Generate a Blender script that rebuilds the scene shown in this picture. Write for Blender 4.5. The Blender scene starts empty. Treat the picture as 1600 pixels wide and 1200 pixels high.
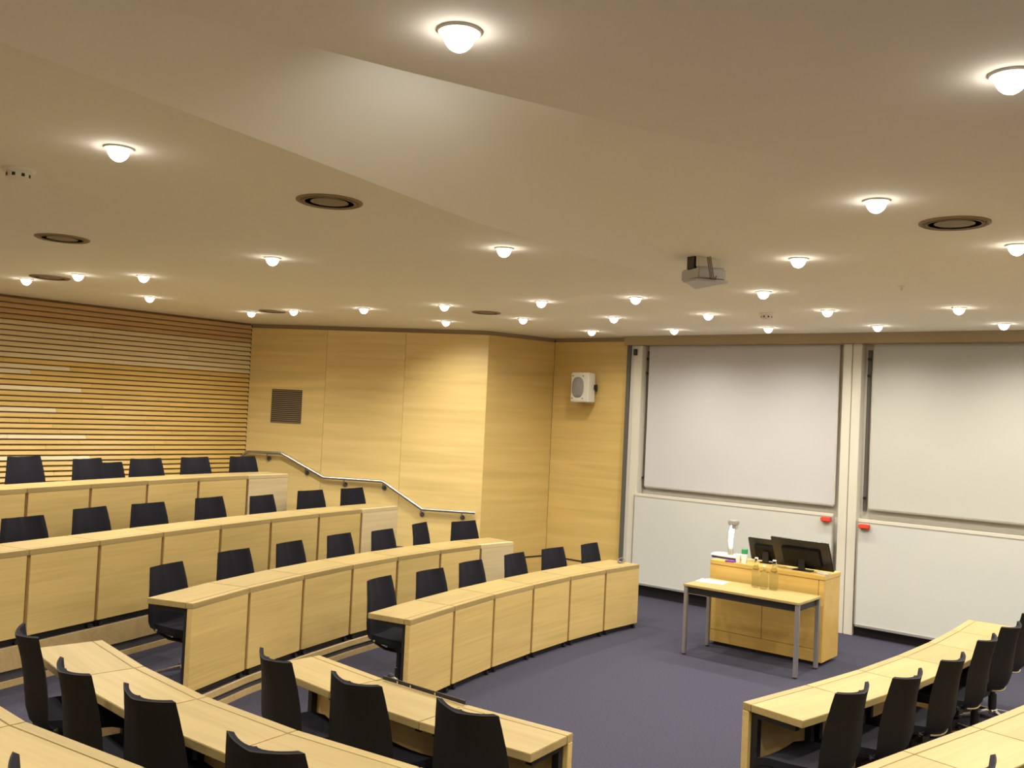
import bpy, bmesh, math, random
from mathutils import Vector, Matrix
from mathutils.geometry import tessellate_polygon
random.seed(7)
R = math.radians
C = bpy.context.scene.collection
S = bpy.context.scene

# ------------------------------------------------------------------ camera, world, exposure
EYE = 2.48                                   # eye height above the lecture floor
cam_d = bpy.data.cameras.new('camera'); cam = bpy.data.objects.new('camera', cam_d); C.objects.link(cam)
yaw, pitch, roll = R(39.06), R(1.62), R(2.665)
fw = Vector((-math.sin(yaw)*math.cos(pitch), math.cos(yaw)*math.cos(pitch), math.sin(pitch)))
r0 = Vector((math.cos(yaw), math.sin(yaw), 0)); u0 = r0.cross(fw)
rr = r0*math.cos(roll)+u0*math.sin(roll); uu = -r0*math.sin(roll)+u0*math.cos(roll)
M = Matrix((rr, uu, -fw)).transposed().to_4x4(); M.translation = Vector((0, 0, EYE))
cam.matrix_world = M
cam_d.sensor_width = 36; cam_d.lens = 36*1480/1600; cam_d.clip_start = 0.05; cam_d.clip_end = 100
S.camera = cam
w = bpy.data.worlds.new('world'); S.world = w; w.use_nodes = True
w.node_tree.nodes['Background'].inputs[0].default_value = (0.9, 0.75, 0.55, 1)
w.node_tree.nodes['Background'].inputs[1].default_value = 0.02
S.view_settings.view_transform = 'Standard'; S.view_settings.look = 'None'
S.view_settings.gamma = 1; S.view_settings.use_curve_mapping = False
S.view_settings.exposure = 0.45
LAMP_W = 62.0                                # every downlight
LAMP_COL = (1.0, 0.925, 0.79)

# ------------------------------------------------------------------ materials
def nt(name):
    m = bpy.data.materials.new(name); m.use_nodes = True
    t = m.node_tree; b = t.nodes['Principled BSDF']; return m, t, b
def N(t, kind, **k):
    n = t.nodes.new(kind)
    for a, v in k.items():
        if a in n.inputs: n.inputs[a].default_value = v
        else: setattr(n, a, v)
    return n
def plain(name, col, rough=0.5, metal=0.0, noise=0.0, scale=60, bump=0.0, spec=0.5, emit=None):
    m, t, b = nt(name)
    b.inputs['Base Color'].default_value = (*col, 1); b.inputs['Roughness'].default_value = rough
    b.inputs['Metallic'].default_value = metal; b.inputs['Specular IOR Level'].default_value = spec
    if noise or bump:
        tc = N(t, 'ShaderNodeTexCoord'); no = N(t, 'ShaderNodeTexNoise'); no.inputs['Scale'].default_value = scale
        no.inputs['Detail'].default_value = 3
        t.links.new(tc.outputs['Object'], no.inputs['Vector'])
        if noise:
            mx = N(t, 'ShaderNodeMix', data_type='RGBA')
            mx.inputs[6].default_value = (*[c*(1-noise) for c in col], 1); mx.inputs[7].default_value = (*[min(1, c*(1+noise)) for c in col], 1)
            t.links.new(no.outputs['Fac'], mx.inputs[0]); t.links.new(mx.outputs[2], b.inputs['Base Color'])
        if bump:
            bp = N(t, 'ShaderNodeBump'); bp.inputs['Strength'].default_value = bump; bp.inputs['Distance'].default_value = 0.002
            t.links.new(no.outputs['Fac'], bp.inputs['Height']); t.links.new(bp.outputs['Normal'], b.inputs['Normal'])
    if emit:
        b.inputs['Emission Color'].default_value = (*emit[0], 1); b.inputs['Emission Strength'].default_value = emit[1]
    return m
def wood(name, col, dark=0.82, gscale=(0.9, 26, 26), band=(0.35, 3.5, 3.5), rough=0.38, var=0.08, bandamt=0.5):
    """veneer: fine grain stretched along local x, soft mottled bands, per object tone"""
    m, t, b = nt(name)
    tc = N(t, 'ShaderNodeTexCoord'); oi = N(t, 'ShaderNodeObjectInfo')
    off = N(t, 'ShaderNodeVectorMath', operation='SCALE'); off.inputs[0].default_value = (13.1, 7.7, 5.3)
    t.links.new(oi.outputs['Random'], off.inputs['Scale'])
    add = N(t, 'ShaderNodeVectorMath', operation='ADD')
    t.links.new(tc.outputs['Object'], add.inputs[0]); t.links.new(off.outputs[0], add.inputs[1])
    def layer(sc, detail, dist):
        mp = N(t, 'ShaderNodeMapping'); mp.inputs['Scale'].default_value = sc
        no = N(t, 'ShaderNodeTexNoise'); no.inputs['Scale'].default_value = 1.6; no.inputs['Detail'].default_value = detail
        no.inputs['Distortion'].default_value = dist
        t.links.new(add.outputs[0], mp.inputs[0]); t.links.new(mp.outputs[0], no.inputs['Vector']); return no
    g = layer(gscale, 5, 0.4); bd = layer(band, 2, 0.8)
    a = N(t, 'ShaderNodeMix', data_type='FLOAT'); a.inputs[0].default_value = bandamt
    t.links.new(g.outputs['Fac'], a.inputs[2]); t.links.new(bd.outputs['Fac'], a.inputs[3])
    cr = N(t, 'ShaderNodeValToRGB')
    cr.color_ramp.elements[0].position = 0.32; cr.color_ramp.elements[0].color = (*[c*dark*(1 if i < 2 else .9) for i, c in enumerate(col)], 1)
    cr.color_ramp.elements[1].position = 0.68; cr.color_ramp.elements[1].color = (*[min(1, c*1.06) for c in col], 1)
    t.links.new(a.outputs[0], cr.inputs[0])
    hs = N(t, 'ShaderNodeHueSaturation')
    mr = N(t, 'ShaderNodeMapRange'); mr.inputs['To Min'].default_value = 1-var; mr.inputs['To Max'].default_value = 1+var
    t.links.new(oi.outputs['Random'], mr.inputs['Value']); t.links.new(mr.outputs[0], hs.inputs['Value'])
    t.links.new(cr.outputs[0], hs.inputs['Color']); t.links.new(hs.outputs[0], b.inputs['Base Color'])
    b.inputs['Roughness'].default_value = rough
    return m
MAPLE = (0.64, 0.47, 0.19)
m_wood = wood('maple_veneer', MAPLE)
m_top = wood('maple_desktop', (0.385, 0.29, 0.125), rough=0.4)
m_edge = wood('maple_edge', (0.55, 0.34, 0.11), rough=0.4)
m_seam = wood('maple_seam_post', (0.30, 0.17, 0.055), rough=0.6)
m_pale = wood('pale_maple', (0.64, 0.52, 0.32), rough=0.5)
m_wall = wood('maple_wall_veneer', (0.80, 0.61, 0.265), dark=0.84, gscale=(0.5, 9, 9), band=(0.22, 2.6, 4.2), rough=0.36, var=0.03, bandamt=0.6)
m_wall_shade = wood('maple_veneer_shaded', (0.66, 0.475, 0.175), dark=0.84, gscale=(0.5, 9, 9), band=(0.22, 2.6, 4.2), rough=0.36, var=0.03, bandamt=0.6)  # the wall maple again, with the nook's shade put into a darker colour
m_slat = wood('slat_oak', (0.72, 0.49, 0.16), dark=0.85, rough=0.4, var=0.04)
m_slat_p = wood('slat_pale', (0.82, 0.69, 0.44), dark=0.88, rough=0.35, var=0.05)
m_slat_shade = wood('slat_shaded', (0.64, 0.43, 0.22), dark=0.85, rough=0.4, var=0.04)  # top courses, their shade put into the wood colour
m_slatback = plain('slat_shadow_backing', (0.22, 0.12, 0.04), 0.8)
m_riser = wood('riser_maple', (0.52, 0.38, 0.19), rough=0.5)
m_podium = wood('podium_maple', (0.62, 0.41, 0.115), dark=0.84, rough=0.35, var=0.02)
m_black = plain('black_metal', (0.012, 0.012, 0.014), 0.45)
m_fabric = plain('charcoal_fabric', (0.012, 0.0115, 0.018), 0.9, noise=0.35, scale=220, bump=0.3, spec=0.2)
m_shell = plain('black_back_shell', (0.006, 0.006, 0.007), 0.6, noise=0.2, scale=180, spec=0.25)
m_chrome = plain('polished_aluminium', (0.72, 0.72, 0.72), 0.18, 1.0)
m_steel = plain('brushed_steel', (0.62, 0.62, 0.62), 0.32, 1.0)
m_leg = plain('grey_steel_leg', (0.34, 0.33, 0.34), 0.4, 0.6)
m_carpet = plain('blue_grey_carpet', (0.050, 0.049, 0.074), 0.95, noise=0.45, scale=70, bump=0.5, spec=0.1)
m_vent = plain('dark_vent_strip', (0.055, 0.055, 0.065), 0.8, noise=0.3, scale=90)
m_ceil = plain('ceiling_plaster', (0.91, 0.88, 0.80), 0.9, noise=0.02, scale=8, spec=0.2)
m_recess = plain('recess_plaster', (0.93, 0.92, 0.86), 0.85, spec=0.2)
m_gap = plain('shadow_gap_tan', (0.30, 0.23, 0.14), 0.8)
m_pelmet = plain('shaded_pelmet', (0.34, 0.26, 0.15), 0.7)  # pelmet wood with its shadow put into the tan
m_cream = plain('cream_painted_metal', (0.64, 0.62, 0.54), 0.45)
m_back = plain('grey_backing_board', (0.60, 0.58, 0.52), 0.6)
m_dkgrey = plain('dark_grey_channel', (0.10, 0.095, 0.085), 0.6)
m_white = plain('whiteboard_enamel', (0.58, 0.60, 0.575), 0.07, spec=0.5)
m_screen = plain('matt_projection_white', (0.53, 0.53, 0.555), 0.55)
m_screen2 = plain('matt_grey_white', (0.50, 0.515, 0.48), 0.5)
m_alu = plain('satin_aluminium', (0.60, 0.59, 0.56), 0.35, 0.7)
m_red = plain('red_plastic', (0.70, 0.06, 0.035), 0.5)
m_plast = plain('white_plastic', (0.78, 0.76, 0.70), 0.4)
m_grill = plain('grey_speaker_mesh', (0.30, 0.29, 0.28), 0.7, noise=0.3, scale=300)
m_dif = plain('brown_grey_diffuser', (0.28, 0.23, 0.17), 0.7, noise=0.2, scale=60)
m_lamp = plain('lamp_glow', (1, 1, 1), 0.5, emit=((1.0, 0.93, 0.82), 17))
m_scr = plain('black_plastic', (0.010, 0.010, 0.012), 0.35)
m_paper = plain('white_paper', (0.85, 0.85, 0.85), 0.7)
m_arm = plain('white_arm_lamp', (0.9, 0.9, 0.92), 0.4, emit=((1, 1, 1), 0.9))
m_green = plain('green_plastic', (0.02, 0.28, 0.09), 0.5)
m_blue = plain('blue_plastic', (0.03, 0.04, 0.25), 0.5)
m_cable = plain('grey_cable', (0.16, 0.15, 0.12), 0.6)
m_grey = plain('light_grey_plastic', (0.52, 0.53, 0.55), 0.5)
m_glass, _t, _b = nt('clear_glass')
_b.inputs['Transmission Weight'].default_value = 1.0; _b.inputs['Roughness'].default_value = 0.03
_b.inputs['Base Color'].default_value = (0.80, 0.86, 0.86, 1); _b.inputs['IOR'].default_value = 1.12

# ------------------------------------------------------------------ mesh helpers
class MB:
    def __init__(s): s.v = []; s.f = []
    def add(s, vs, fs):
        o = len(s.v); s.v += [tuple(v) for v in vs]; s.f += [tuple(i+o for i in f) for f in fs]; return s
    def box(s, x0, x1, y0, y1, z0, z1, mat=None):
        vs = [(x, y, z) for z in (z0, z1) for y in (y0, y1) for x in (x0, x1)]
        if mat: vs = [tuple(mat @ Vector(v)) for v in vs]
        return s.add(vs, [(0, 2, 3, 1), (4, 5, 7, 6), (0, 1, 5, 4), (2, 6, 7, 3), (0, 4, 6, 2), (1, 3, 7, 5)])
    def prism(s, poly, z0, z1):
        a = sum(poly[i][0]*poly[(i+1) % len(poly)][1]-poly[(i+1) % len(poly)][0]*poly[i][1] for i in range(len(poly)))
        if a < 0: poly = poly[::-1]
        n = len(poly)
        vs = [(p[0], p[1], z0) for p in poly]+[(p[0], p[1], z1) for p in poly]
        return s.add(vs, [tuple(range(n-1, -1, -1)), tuple(range(n, 2*n))]+[(i, (i+1) % n, n+(i+1) % n, n+i) for i in range(n)])
    def tube(s, pts, r, n=10, cap=True):
        pts = [Vector(p) for p in pts]; rings = []
        for i, p in enumerate(pts):
            d = (pts[min(i+1, len(pts)-1)]-pts[max(i-1, 0)]).normalized()
            ref = Vector((0, 0, 1)) if abs(d.z) < 0.9 else Vector((0, 1, 0))
            a = d.cross(ref).normalized(); b = d.cross(a).normalized()
            ri = r[i] if isinstance(r, (list, tuple)) else r
            rings.append([p+(a*math.cos(2*math.pi*k/n)+b*math.sin(2*math.pi*k/n))*ri for k in range(n)])
        vs = [v for ring in rings for v in ring]; fs = []
        for i in range(len(rings)-1):
            for k in range(n): fs.append((i*n+k, i*n+(k+1) % n, (i+1)*n+(k+1) % n, (i+1)*n+k))
        if cap: fs += [tuple(range(n-1, -1, -1)), tuple(range((len(rings)-1)*n, len(rings)*n))]
        return s.add(vs, fs)
    def lathe(s, prof, n=24, cx=0, cy=0):
        vs = []; fs = []
        for r_, z in prof: vs += [(cx+r_*math.cos(2*math.pi*k/n), cy+r_*math.sin(2*math.pi*k/n), z) for k in range(n)]
        for i in range(len(prof)-1):
            for k in range(n): fs.append((i*n+k, i*n+(k+1) % n, (i+1)*n+(k+1) % n, (i+1)*n+k))
        fs += [tuple(range(n-1, -1, -1)), tuple(range((len(prof)-1)*n, len(prof)*n))]
        return s.add(vs, fs)
    def shell(s, fn, nu, nv, th):
        """closed curved slab: fn(u,v)->(point, normal), u in -1..1, v in 0..1"""
        F = []; B = []
        for j in range(nv+1):
            for i in range(nu+1):
                p, n_ = fn(-1+2*i/nu, j/nv); p = Vector(p); n_ = Vector(n_).normalized()
                F.append(p+n_*th/2); B.append(p-n_*th/2)
        W_ = nu+1; T = W_*(nv+1); fs = []
        for j in range(nv):
            for i in range(nu):
                a = j*W_+i; fs.append((a, a+1, a+W_+1, a+W_)); fs.append((T+a, T+a+W_, T+a+W_+1, T+a+1))
        for i in range(nu):
            fs.append((i+1, i, T+i, T+i+1)); a = nv*W_+i; fs.append((a, a+1, T+a+1, T+a))
        for j in range(nv):
            a = j*W_; fs.append((a, a+W_, T+a+W_, T+a)); a = j*W_+nu; fs.append((a+W_, a, T+a, T+a+W_))
        return s.add(F+B, fs)
    def mesh(s, name, mat, bevel=0, smooth=False, seg=2):
        me = bpy.data.meshes.new(name); me.from_pydata(s.v, [], s.f)
        bm = bmesh.new(); bm.from_mesh(me)
        bmesh.ops.recalc_face_normals(bm, faces=bm.faces)
        if bevel:
            es = [e for e in bm.edges if len(e.link_faces) == 2 and e.calc_face_angle(0) > 0.6]
            bmesh.ops.bevel(bm, geom=es, offset=bevel, segments=seg, affect='EDGES', clamp_overlap=True)
        if smooth:
            for f in bm.faces: f.smooth = True
            for e in bm.edges:
                if len(e.link_faces) == 2 and e.calc_face_angle(0) > R(38): e.smooth = False
        bm.to_mesh(me); bm.free()
        for m in (mat if isinstance(mat, list) else [mat]): me.materials.append(m)
        return me
    def build(s, name, mat, parent=None, **k):
        o = bpy.data.objects.new(name, s.mesh(name, mat, **k)); C.objects.link(o)
        if parent: o.parent = parent
        return o
def thing(name, label, cat, loc=(0, 0, 0), rz=0, group=None):
    o = bpy.data.objects.new(name, None); C.objects.link(o); o.location = loc; o.rotation_euler = (0, 0, rz)
    o.empty_display_size = 0.1
    tag(o, label, cat, group); return o
def tag(o, label, cat, group=None):
    o['label'] = label; o['category'] = cat
    if group: o['group'] = group
def struct(o): o['kind'] = 'structure'; return o
def copy_tree(o, parent=None):
    c = o.copy(); C.objects.link(c)
    if parent: c.parent = parent
    for ch in list(o.children): copy_tree(ch, c)
    return c
def frame(a, b, z=0):
    """matrix with x along a->b, y to the left of it"""
    d = Vector((b[0]-a[0], b[1]-a[1], 0)); L = d.length; d.normalize()
    m = Matrix(((d.x, -d.y, 0, a[0]), (d.y, d.x, 0, a[1]), (0, 0, 1, z), (0, 0, 0, 1))); return m, L
ORD = ['nearest', 'second', 'third', 'fourth', 'fifth', 'sixth', 'seventh', 'eighth', 'ninth', 'tenth']

# ------------------------------------------------------------------ seating rows: outer (front) edge of the tops, floor heights
T1, T2, T3 = 0.15, 0.46, 0.80
ROW_A = [(-5.46, 5.56), (-5.60, 6.25), (-5.72, 6.94), (-5.80, 7.65), (-5.85, 8.36), (-5.86, 9.06), (-5.83, 9.73)]
ROW_B = [(-6.44, 4.18), (-6.70, 4.89), (-6.91, 5.63), (-7.07, 6.36), (-7.18, 7.08), (-7.24, 7.80), (-7.25, 8.50), (-7.20, 9.05)]
ROW_C = [(-7.54, 2.82), (-7.69, 3.50), (-7.86, 4.17), (-8.05, 4.88), (-8.23, 5.62), (-8.39, 6.35), (-8.53, 7.12), (-8.63, 7.86), (-8.69, 8.53)]
ROW_D = [(-8.72, 2.66), (-8.93, 3.38), (-9.13, 4.10), (-9.33, 4.82), (-9.52, 5.55), (-9.68, 6.28), (-9.78, 7.02), (-9.82, 7.66)]
ROW_N1 = [(-5.10, 4.32), (-4.40, 4.26), (-3.68, 4.26), (-2.96, 4.32)]
ROW_N2 = [(-5.84, 3.15), (-5.12, 3.03), (-4.39, 2.97), (-3.66, 2.99), (-2.92, 3.08), (-2.22, 3.22)]
ROW_N3 = [(-5.92, 1.98), (-5.18, 1.84), (-4.45, 1.75), (-3.72, 1.72), (-3.00, 1.80), (-2.28, 1.92), (-1.58, 2.08)]
ROW_R1 = [(-2.56, 5.57), (-2.43, 6.26), (-2.32, 6.94), (-2.25, 7.62), (-2.21, 8.29), (-2.20, 8.97), (-2.21, 9.61)]
ROW_R2 = [(-1.56, 4.27), (-1.42, 4.95), (-1.27, 5.64), (-1.14, 6.33), (-1.03, 7.02), (-0.95, 7.72), (-0.90, 8.42)]
XL, XR, YB, YF = -12.0, 4.0, -3.0, 11.62     # room
CEIL = EYE+1.124

# ------------------------------------------------------------------ structure: floor, tiers, risers
fl = struct(MB().box(XL-0.2, XR+0.2, YB-0.2, YF+0.2, -0.1, 0).build('floor', m_carpet))
def shift(line, d):
    out = []
    for i, p in enumerate(line):
        a = line[max(i-1, 0)]; b = line[min(i+1, len(line)-1)]
        t = Vector((b[0]-a[0], b[1]-a[1])).normalized(); out.append((p[0]+t.y*d, p[1]-t.x*d))
    return out
EDGE1 = [(-8.74, 10.6), (-7.75, 10.0), (-7.30, 9.5)]+ROW_B[::-1]+[(-6.20, 3.62)]+ROW_N2+[(-1.85, 3.55)]+ROW_R2+[(-0.88, 9.2), (-0.88, YF)]
EDGE2 = [(-9.75, 9.72), (-9.20, 9.35), (-8.75, 9.0)]+ROW_C[::-1]+[(-7.2, 2.45), (-6.6, 2.12)]+ROW_N3+[(-0.95, 2.5), (-0.4, 3.4), (-0.05, 4.6), (0.15, 6), (0.3, 8), (0.35, YF)]
EDGE3 = [(-11.15, 8.98), (-10.55, 8.66), (-9.95, 8.1)]+ROW_D[::-1]+[(-8.3, 1.8), (-7.4, 1.1), (-6.2, 0.75), (-4.45, 0.5), (-2.6, 0.6), (-1.1, 1.0), (0.2, 1.9), (1.1, 3.6), (1.5, 6), (1.6, YF)]
def tier(edge, z0, z1):
    poly = list(edge)+[(XR, YF), (XR, YB), (XL, YB), (XL, 8.55)]
    return struct(MB().prism(poly, z0, z1-0.001).build('floor', m_carpet))
for e, z0, z1 in ((EDGE1, -0.05, T1), (EDGE2, T1-0.02, T2), (EDGE3, T2-0.02, T3)): tier(e, z0, z1)
def ribbon(line, d0, d1, z0, z1):
    a = shift(line, d0); b = shift(line, d1); mb = MB()
    n = len(line)
    vs = [(p[0], p[1], z0) for p in a]+[(p[0], p[1], z1) for p in a]+[(p[0], p[1], z1) for p in b]+[(p[0], p[1], z0) for p in b]
    fs = []
    for i in range(n-1):
        for k in range(4):
            k2 = (k+1) % 4; fs.append((k*n+i, k*n+i+1, k2*n+i+1, k2*n+i))
    fs += [(0, n, 2*n, 3*n), (n-1, 4*n-1, 3*n-1, 2*n-1)]
    return mb.add(vs, fs)
side = -1    # the edge lines run so that the well lies to their left
for k, (e, z0, z1, kick, vent) in enumerate(((EDGE1, 0, T1, .05, .10), (EDGE2, T1, T2, .05, .13), (EDGE3, T2, T3, .05, .13))):
    t = struct(ribbon(e, side*0.0, side*0.025, z0+vent, z1).build('trim_%d' % (k+1), m_riser))
    ribbon(e, side*0.0, side*0.008, z0+kick, z0+vent).build('vent_strip', m_vent, t)
    ribbon(e, side*0.0, side*0.025, z0, z0+kick).build('kick_board', m_riser, t)

# ------------------------------------------------------------------ structure: walls
# slatted left wall: dark backing with louvred slats, each board its own piece
wl = struct(MB().box(XL-0.25, XL-0.03, YB, 8.55, -0.1, CEIL+0.3).build('wall_left', m_slatback))
PITCH = 0.0665
ys = [8.535, 7.35, 5.95, 4.60, 3.1, 1.2, YB]
k = 0; z = CEIL-0.03
while z-PITCH > T3:
    off = random.uniform(-0.5, 0.5)
    cuts = [ys[0]]+[y+off+random.uniform(-.2, .2) for y in ys[1:-1]]+[ys[-1]]
    if k == 12: cuts[2] = 5.83
    for j in range(len(cuts)-1):
        y1, y0 = cuts[j], cuts[j+1]
        prof = [(XL-0.032, z-PITCH+0.012), (XL+0.012, z-PITCH+0.012), (XL+0.016, z-PITCH+0.020), (XL-0.008, z-0.002), (XL-0.032, z-0.002)]
        mb = MB(); n = 5; yy = (y0+0.0015, y1-0.0015)
        c0 = (y0+y1)/2
        vs = [(yy[0]-c0, p[0], p[1]) for p in prof]+[(yy[1]-c0, p[0], p[1]) for p in prof]
        vs = [(v[0], v[1], v[2]-z) for v in vs]
        mb.add(vs, [tuple(range(n)), tuple(range(2*n-1, n-1, -1))]+[(i, n+i, n+(i+1) % n, (i+1) % n) for i in range(n)])
        if k < 4: mt = m_slat_shade
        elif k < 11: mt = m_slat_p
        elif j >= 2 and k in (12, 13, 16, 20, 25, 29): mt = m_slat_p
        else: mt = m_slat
        o = mb.build('slat', mt, wl)
        o.matrix_local = Matrix(((0, 1, 0, 0), (1, 0, 0, c0), (0, 0, 1, z), (0, 0, 0, 1)))
    z -= PITCH; k += 1

W2A, W2B, W3B = (-12.0, 8.54), (-8.77, 10.24), (-8.53, 11.5)
FX = -7.20                                   # where the maple ends and the board wall begins
def maple_wall(name, a, b, joints, z0=0.0, thick=0.03, veneer=None):
    """a backing wall whose maple panels stand proud of it, 6 cm tan shadow gap under the ceiling"""
    m, L = frame(a, b)
    base = struct(MB().box(0, L, 0.02, 0.22, -0.1, CEIL+0.3).build(name, m_gap)); base.matrix_world = m
    js = [0]+joints+[L]
    for i in range(len(js)-1):
        mb = MB().box(0.0015, js[i+1]-js[i]-0.0015, 0.0, thick, z0, CEIL-0.06)
        o = mb.build('wall_panel', veneer or m_wall, base, bevel=0.002, seg=1); o.location = (js[i], 0, 0)
    return base, m, L
w2, M2, L2 = maple_wall('wall_rear', W2A, W2B, [1.21, 2.42])
w3, M3, L3 = maple_wall('wall_corner', W2B, W3B, [], 0.0, veneer=m_wall_shade)
w4, M4, L4 = maple_wall('wall_front', W3B, (FX, 11.5), [], veneer=m_wall_shade)
# low maple skirting box round the nook
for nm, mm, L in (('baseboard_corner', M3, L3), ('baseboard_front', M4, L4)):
    o = struct(MB().box(0.0 if nm == 'baseboard_front' else 0.05, L-0.02, -0.035, 0.0, 0, 0.33).build(nm, m_wall_shade)); o.matrix_world = mm
    MB().box(0.0, L-0.02, -0.040, 0.0, 0.33, 0.345).build('joint_bead', m_black, o)  # dark joint line on top of the skirting
# front wall behind the boards, black strip standing in for the shade below them, pelmet
FXR = -0.95
wf = struct(MB().box(FX, XR, 11.60, 11.80, -0.1, CEIL+0.3).build('wall_board', m_back))
struct(MB().box(FX, FXR+0.1, 11.50, 11.60, 0, 0.16).build('baseboard_shade', m_black))
struct(MB().box(FX, XR, 11.34, 11.60, EYE+1.0, CEIL).build('trim_4', m_pelmet))
struct(MB().box(FXR+0.1, XR, 11.50, 11.60, 0, EYE+1.0).build('wall_front_right', m_wall))
struct(MB().box(XR, XR+0.2, YB-0.2, YF+0.2, -0.1, CEIL+0.3).build('wall_right', m_wall))
struct(MB().box(XL-0.2, XR+0.2, YB-0.2, YB, -0.1, CEIL+0.3).build('wall_back', m_wall))

# ------------------------------------------------------------------ structure: ceiling with its wedge shaped recess
ZC = CEIL
def bez(pl, f):
    f *= len(pl)-1; i = min(int(f), len(pl)-2); f -= i
    return Vector((pl[i][0]*(1-f)+pl[i+1][0]*f, pl[i][1]*(1-f)+pl[i+1][1]*f))
LOW = [(-3.83, 6.87), (-3.86, 5.50), (-3.77, 4.20), (-3.53, 2.85), (-3.30, 1.50), (-3.04, -0.05)]    # tip to back, low edge
FRONT = [(-3.83, 6.87), (-1.59, 3.92)]                                                            # tip to right corner
NEAR = [(-3.04, -0.05), (-2.32, 2.15), (-1.97, 3.12), (-1.59, 3.92)]
NS, NT = 30, 24
def rp(i, j):
    a, b = i/NS, j/NT
    K_, C_ = Vector(NEAR[0]), Vector(NEAR[-1])
    return bez(LOW, a)*(1-b)+bez(FRONT, a)*b+a*(bez(NEAR, b)-(K_*(1-b)+C_*b))
hole = [rp(i, 0) for i in range(NS, 0, -1)]+[rp(0, 0)]+[rp(i, NT) for i in range(1, NS+1)]+[rp(NS, j) for j in range(NT-1, 0, -1)]
hole = [(p.x, p.y) for p in hole]
outer = [(XL-0.2, YB-0.2), (XR+0.2, YB-0.2), (XR+0.2, YF+0.2), (XL-0.2, YF+0.2)]
loops = [[Vector((x, y, 0)) for x, y in outer], [Vector((x, y, 0)) for x, y in hole]]
ceil = struct(MB().add([(v.x, v.y, ZC) for L in loops for v in L], [tuple(t) for t in tessellate_polygon(loops)]).build('ceiling', m_ceil))
def dseg(p, pl):
    d = 9
    for a, b in zip(pl, pl[1:]):
        a, b = Vector(a), Vector(b); t = max(0, min(1, (p-a).dot(b-a)/(b-a).length_squared)); d = min(d, (p-a-(b-a)*t).length)
    return d
def zrec(p):
    d1 = dseg(p, LOW)*0.32; d2 = dseg(p, FRONT)*0.18
    k_ = 0.06; h = max(0, min(1, 0.5+0.5*(d2-d1)/k_)); m_ = d2*(1-h)+d1*h-k_*h*(1-h)
    return ZC+max(0, m_)
grid = []
for i in range(NS+1):
    for j in range(NT+1):
        p = rp(i, j); grid.append((p.x, p.y, zrec(p) if 0 < j < NT and i else ZC))
mb = MB(); mb.add(grid, [(i*(NT+1)+j, i*(NT+1)+j+1, (i+1)*(NT+1)+j+1, (i+1)*(NT+1)+j) for i in range(NS) for j in range(NT)])
nr = [NS*(NT+1)+j for j in range(NT+1)]
mb.add([grid[k] for k in nr]+[(grid[k][0], grid[k][1], ZC) for k in nr], [(j, j+1, NT+2+j, NT+1+j) for j in range(NT)])
rc = mb.build('ceiling_recess', m_recess, ceil, smooth=True)
# added fill lamp hidden at the recess's near side, to brighten the sloping face
rl = thing('added_fill_lamp', 'added fill lamp inside the wedge shaped ceiling recess, hidden by its near edge', 'lamp', (-2.24, 2.66, ZC+0.10), R(70))
MB().box(-0.43, 0.43, -0.03, 0.012, -0.025, 0.025).build('fill_housing', m_plast, rl, bevel=0.004)
ld = bpy.data.lights.new('recess_fill', 'AREA'); ld.shape = 'RECTANGLE'; ld.size = 0.8; ld.size_y = 0.04; ld.spread = R(100); ld.energy = 2.5; ld.color = (1, 0.98, 0.88)
lo = bpy.data.objects.new('recess_fill', ld); C.objects.link(lo); lo.parent = rl; lo.location = (0, 0.018, 0.0); lo.rotation_euler = (R(66), 0, 0)

# ------------------------------------------------------------------ downlights
def make_downlight():
    t = thing('downlight', '', 'ceiling light')
    ring = MB().lathe([(0.048, -0.004), (0.052, -0.010), (0.064, -0.008), (0.068, -0.001), (0.066, 0.001), (0.048, 0.001)], 28)
    ring.build('trim_ring', m_plast, t, smooth=True)
    MB().lathe([(0.050*math.cos(a), -0.004-0.060*math.sin(a)) for a in [R(x) for x in (0, 15, 30, 45, 60, 75, 88)]], 24).build('lamp_lens', m_lamp, t, smooth=True)
    return t
dl0 = make_downlight()
spot = bpy.data.lights.new('downlight_beam', 'SPOT'); spot.energy = LAMP_W; spot.color = LAMP_COL
spot.spot_size = R(158); spot.spot_blend = 1.0; spot.shadow_soft_size = 0.045
used = [False]
wash = bpy.data.lights.new('wall_wash_beam', 'SPOT'); wash.energy = 78; wash.color = LAMP_COL
wash.spot_size = R(100); wash.spot_blend = 1.0; wash.shadow_soft_size = 0.045
zone = spot.copy(); zone.energy = LAMP_W*0.68              # weaker beams for the front rows, to even out the brightness
spot.energy = LAMP_W*1.25
def downlight(x, y, label, group=None, lamp=None):
    if not used[0]: o = dl0; used[0] = True
    else: o = copy_tree(dl0)
    o.location = (x, y, ZC); tag(o, label, 'ceiling light', group or 'round downlights in the ceiling')
    tilt = abs(x+8.45) < .01 and abs(y-8.99) < .01          # this one is turned towards the maple wall
    l = bpy.data.objects.new('downlight_beam', wash if tilt else (lamp or spot)); C.objects.link(l); l.location = (0, 0, -0.075); l.parent = o
    if tilt: l.rotation_euler = Vector((-0.47*0.75, 0.88*0.75, -1)).to_track_quat('-Z', 'Y').to_euler()
W_ = ['leftmost', 'second from left', 'third from left', 'fourth from left', 'fifth from left', 'sixth from left', 'rightmost']
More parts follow.
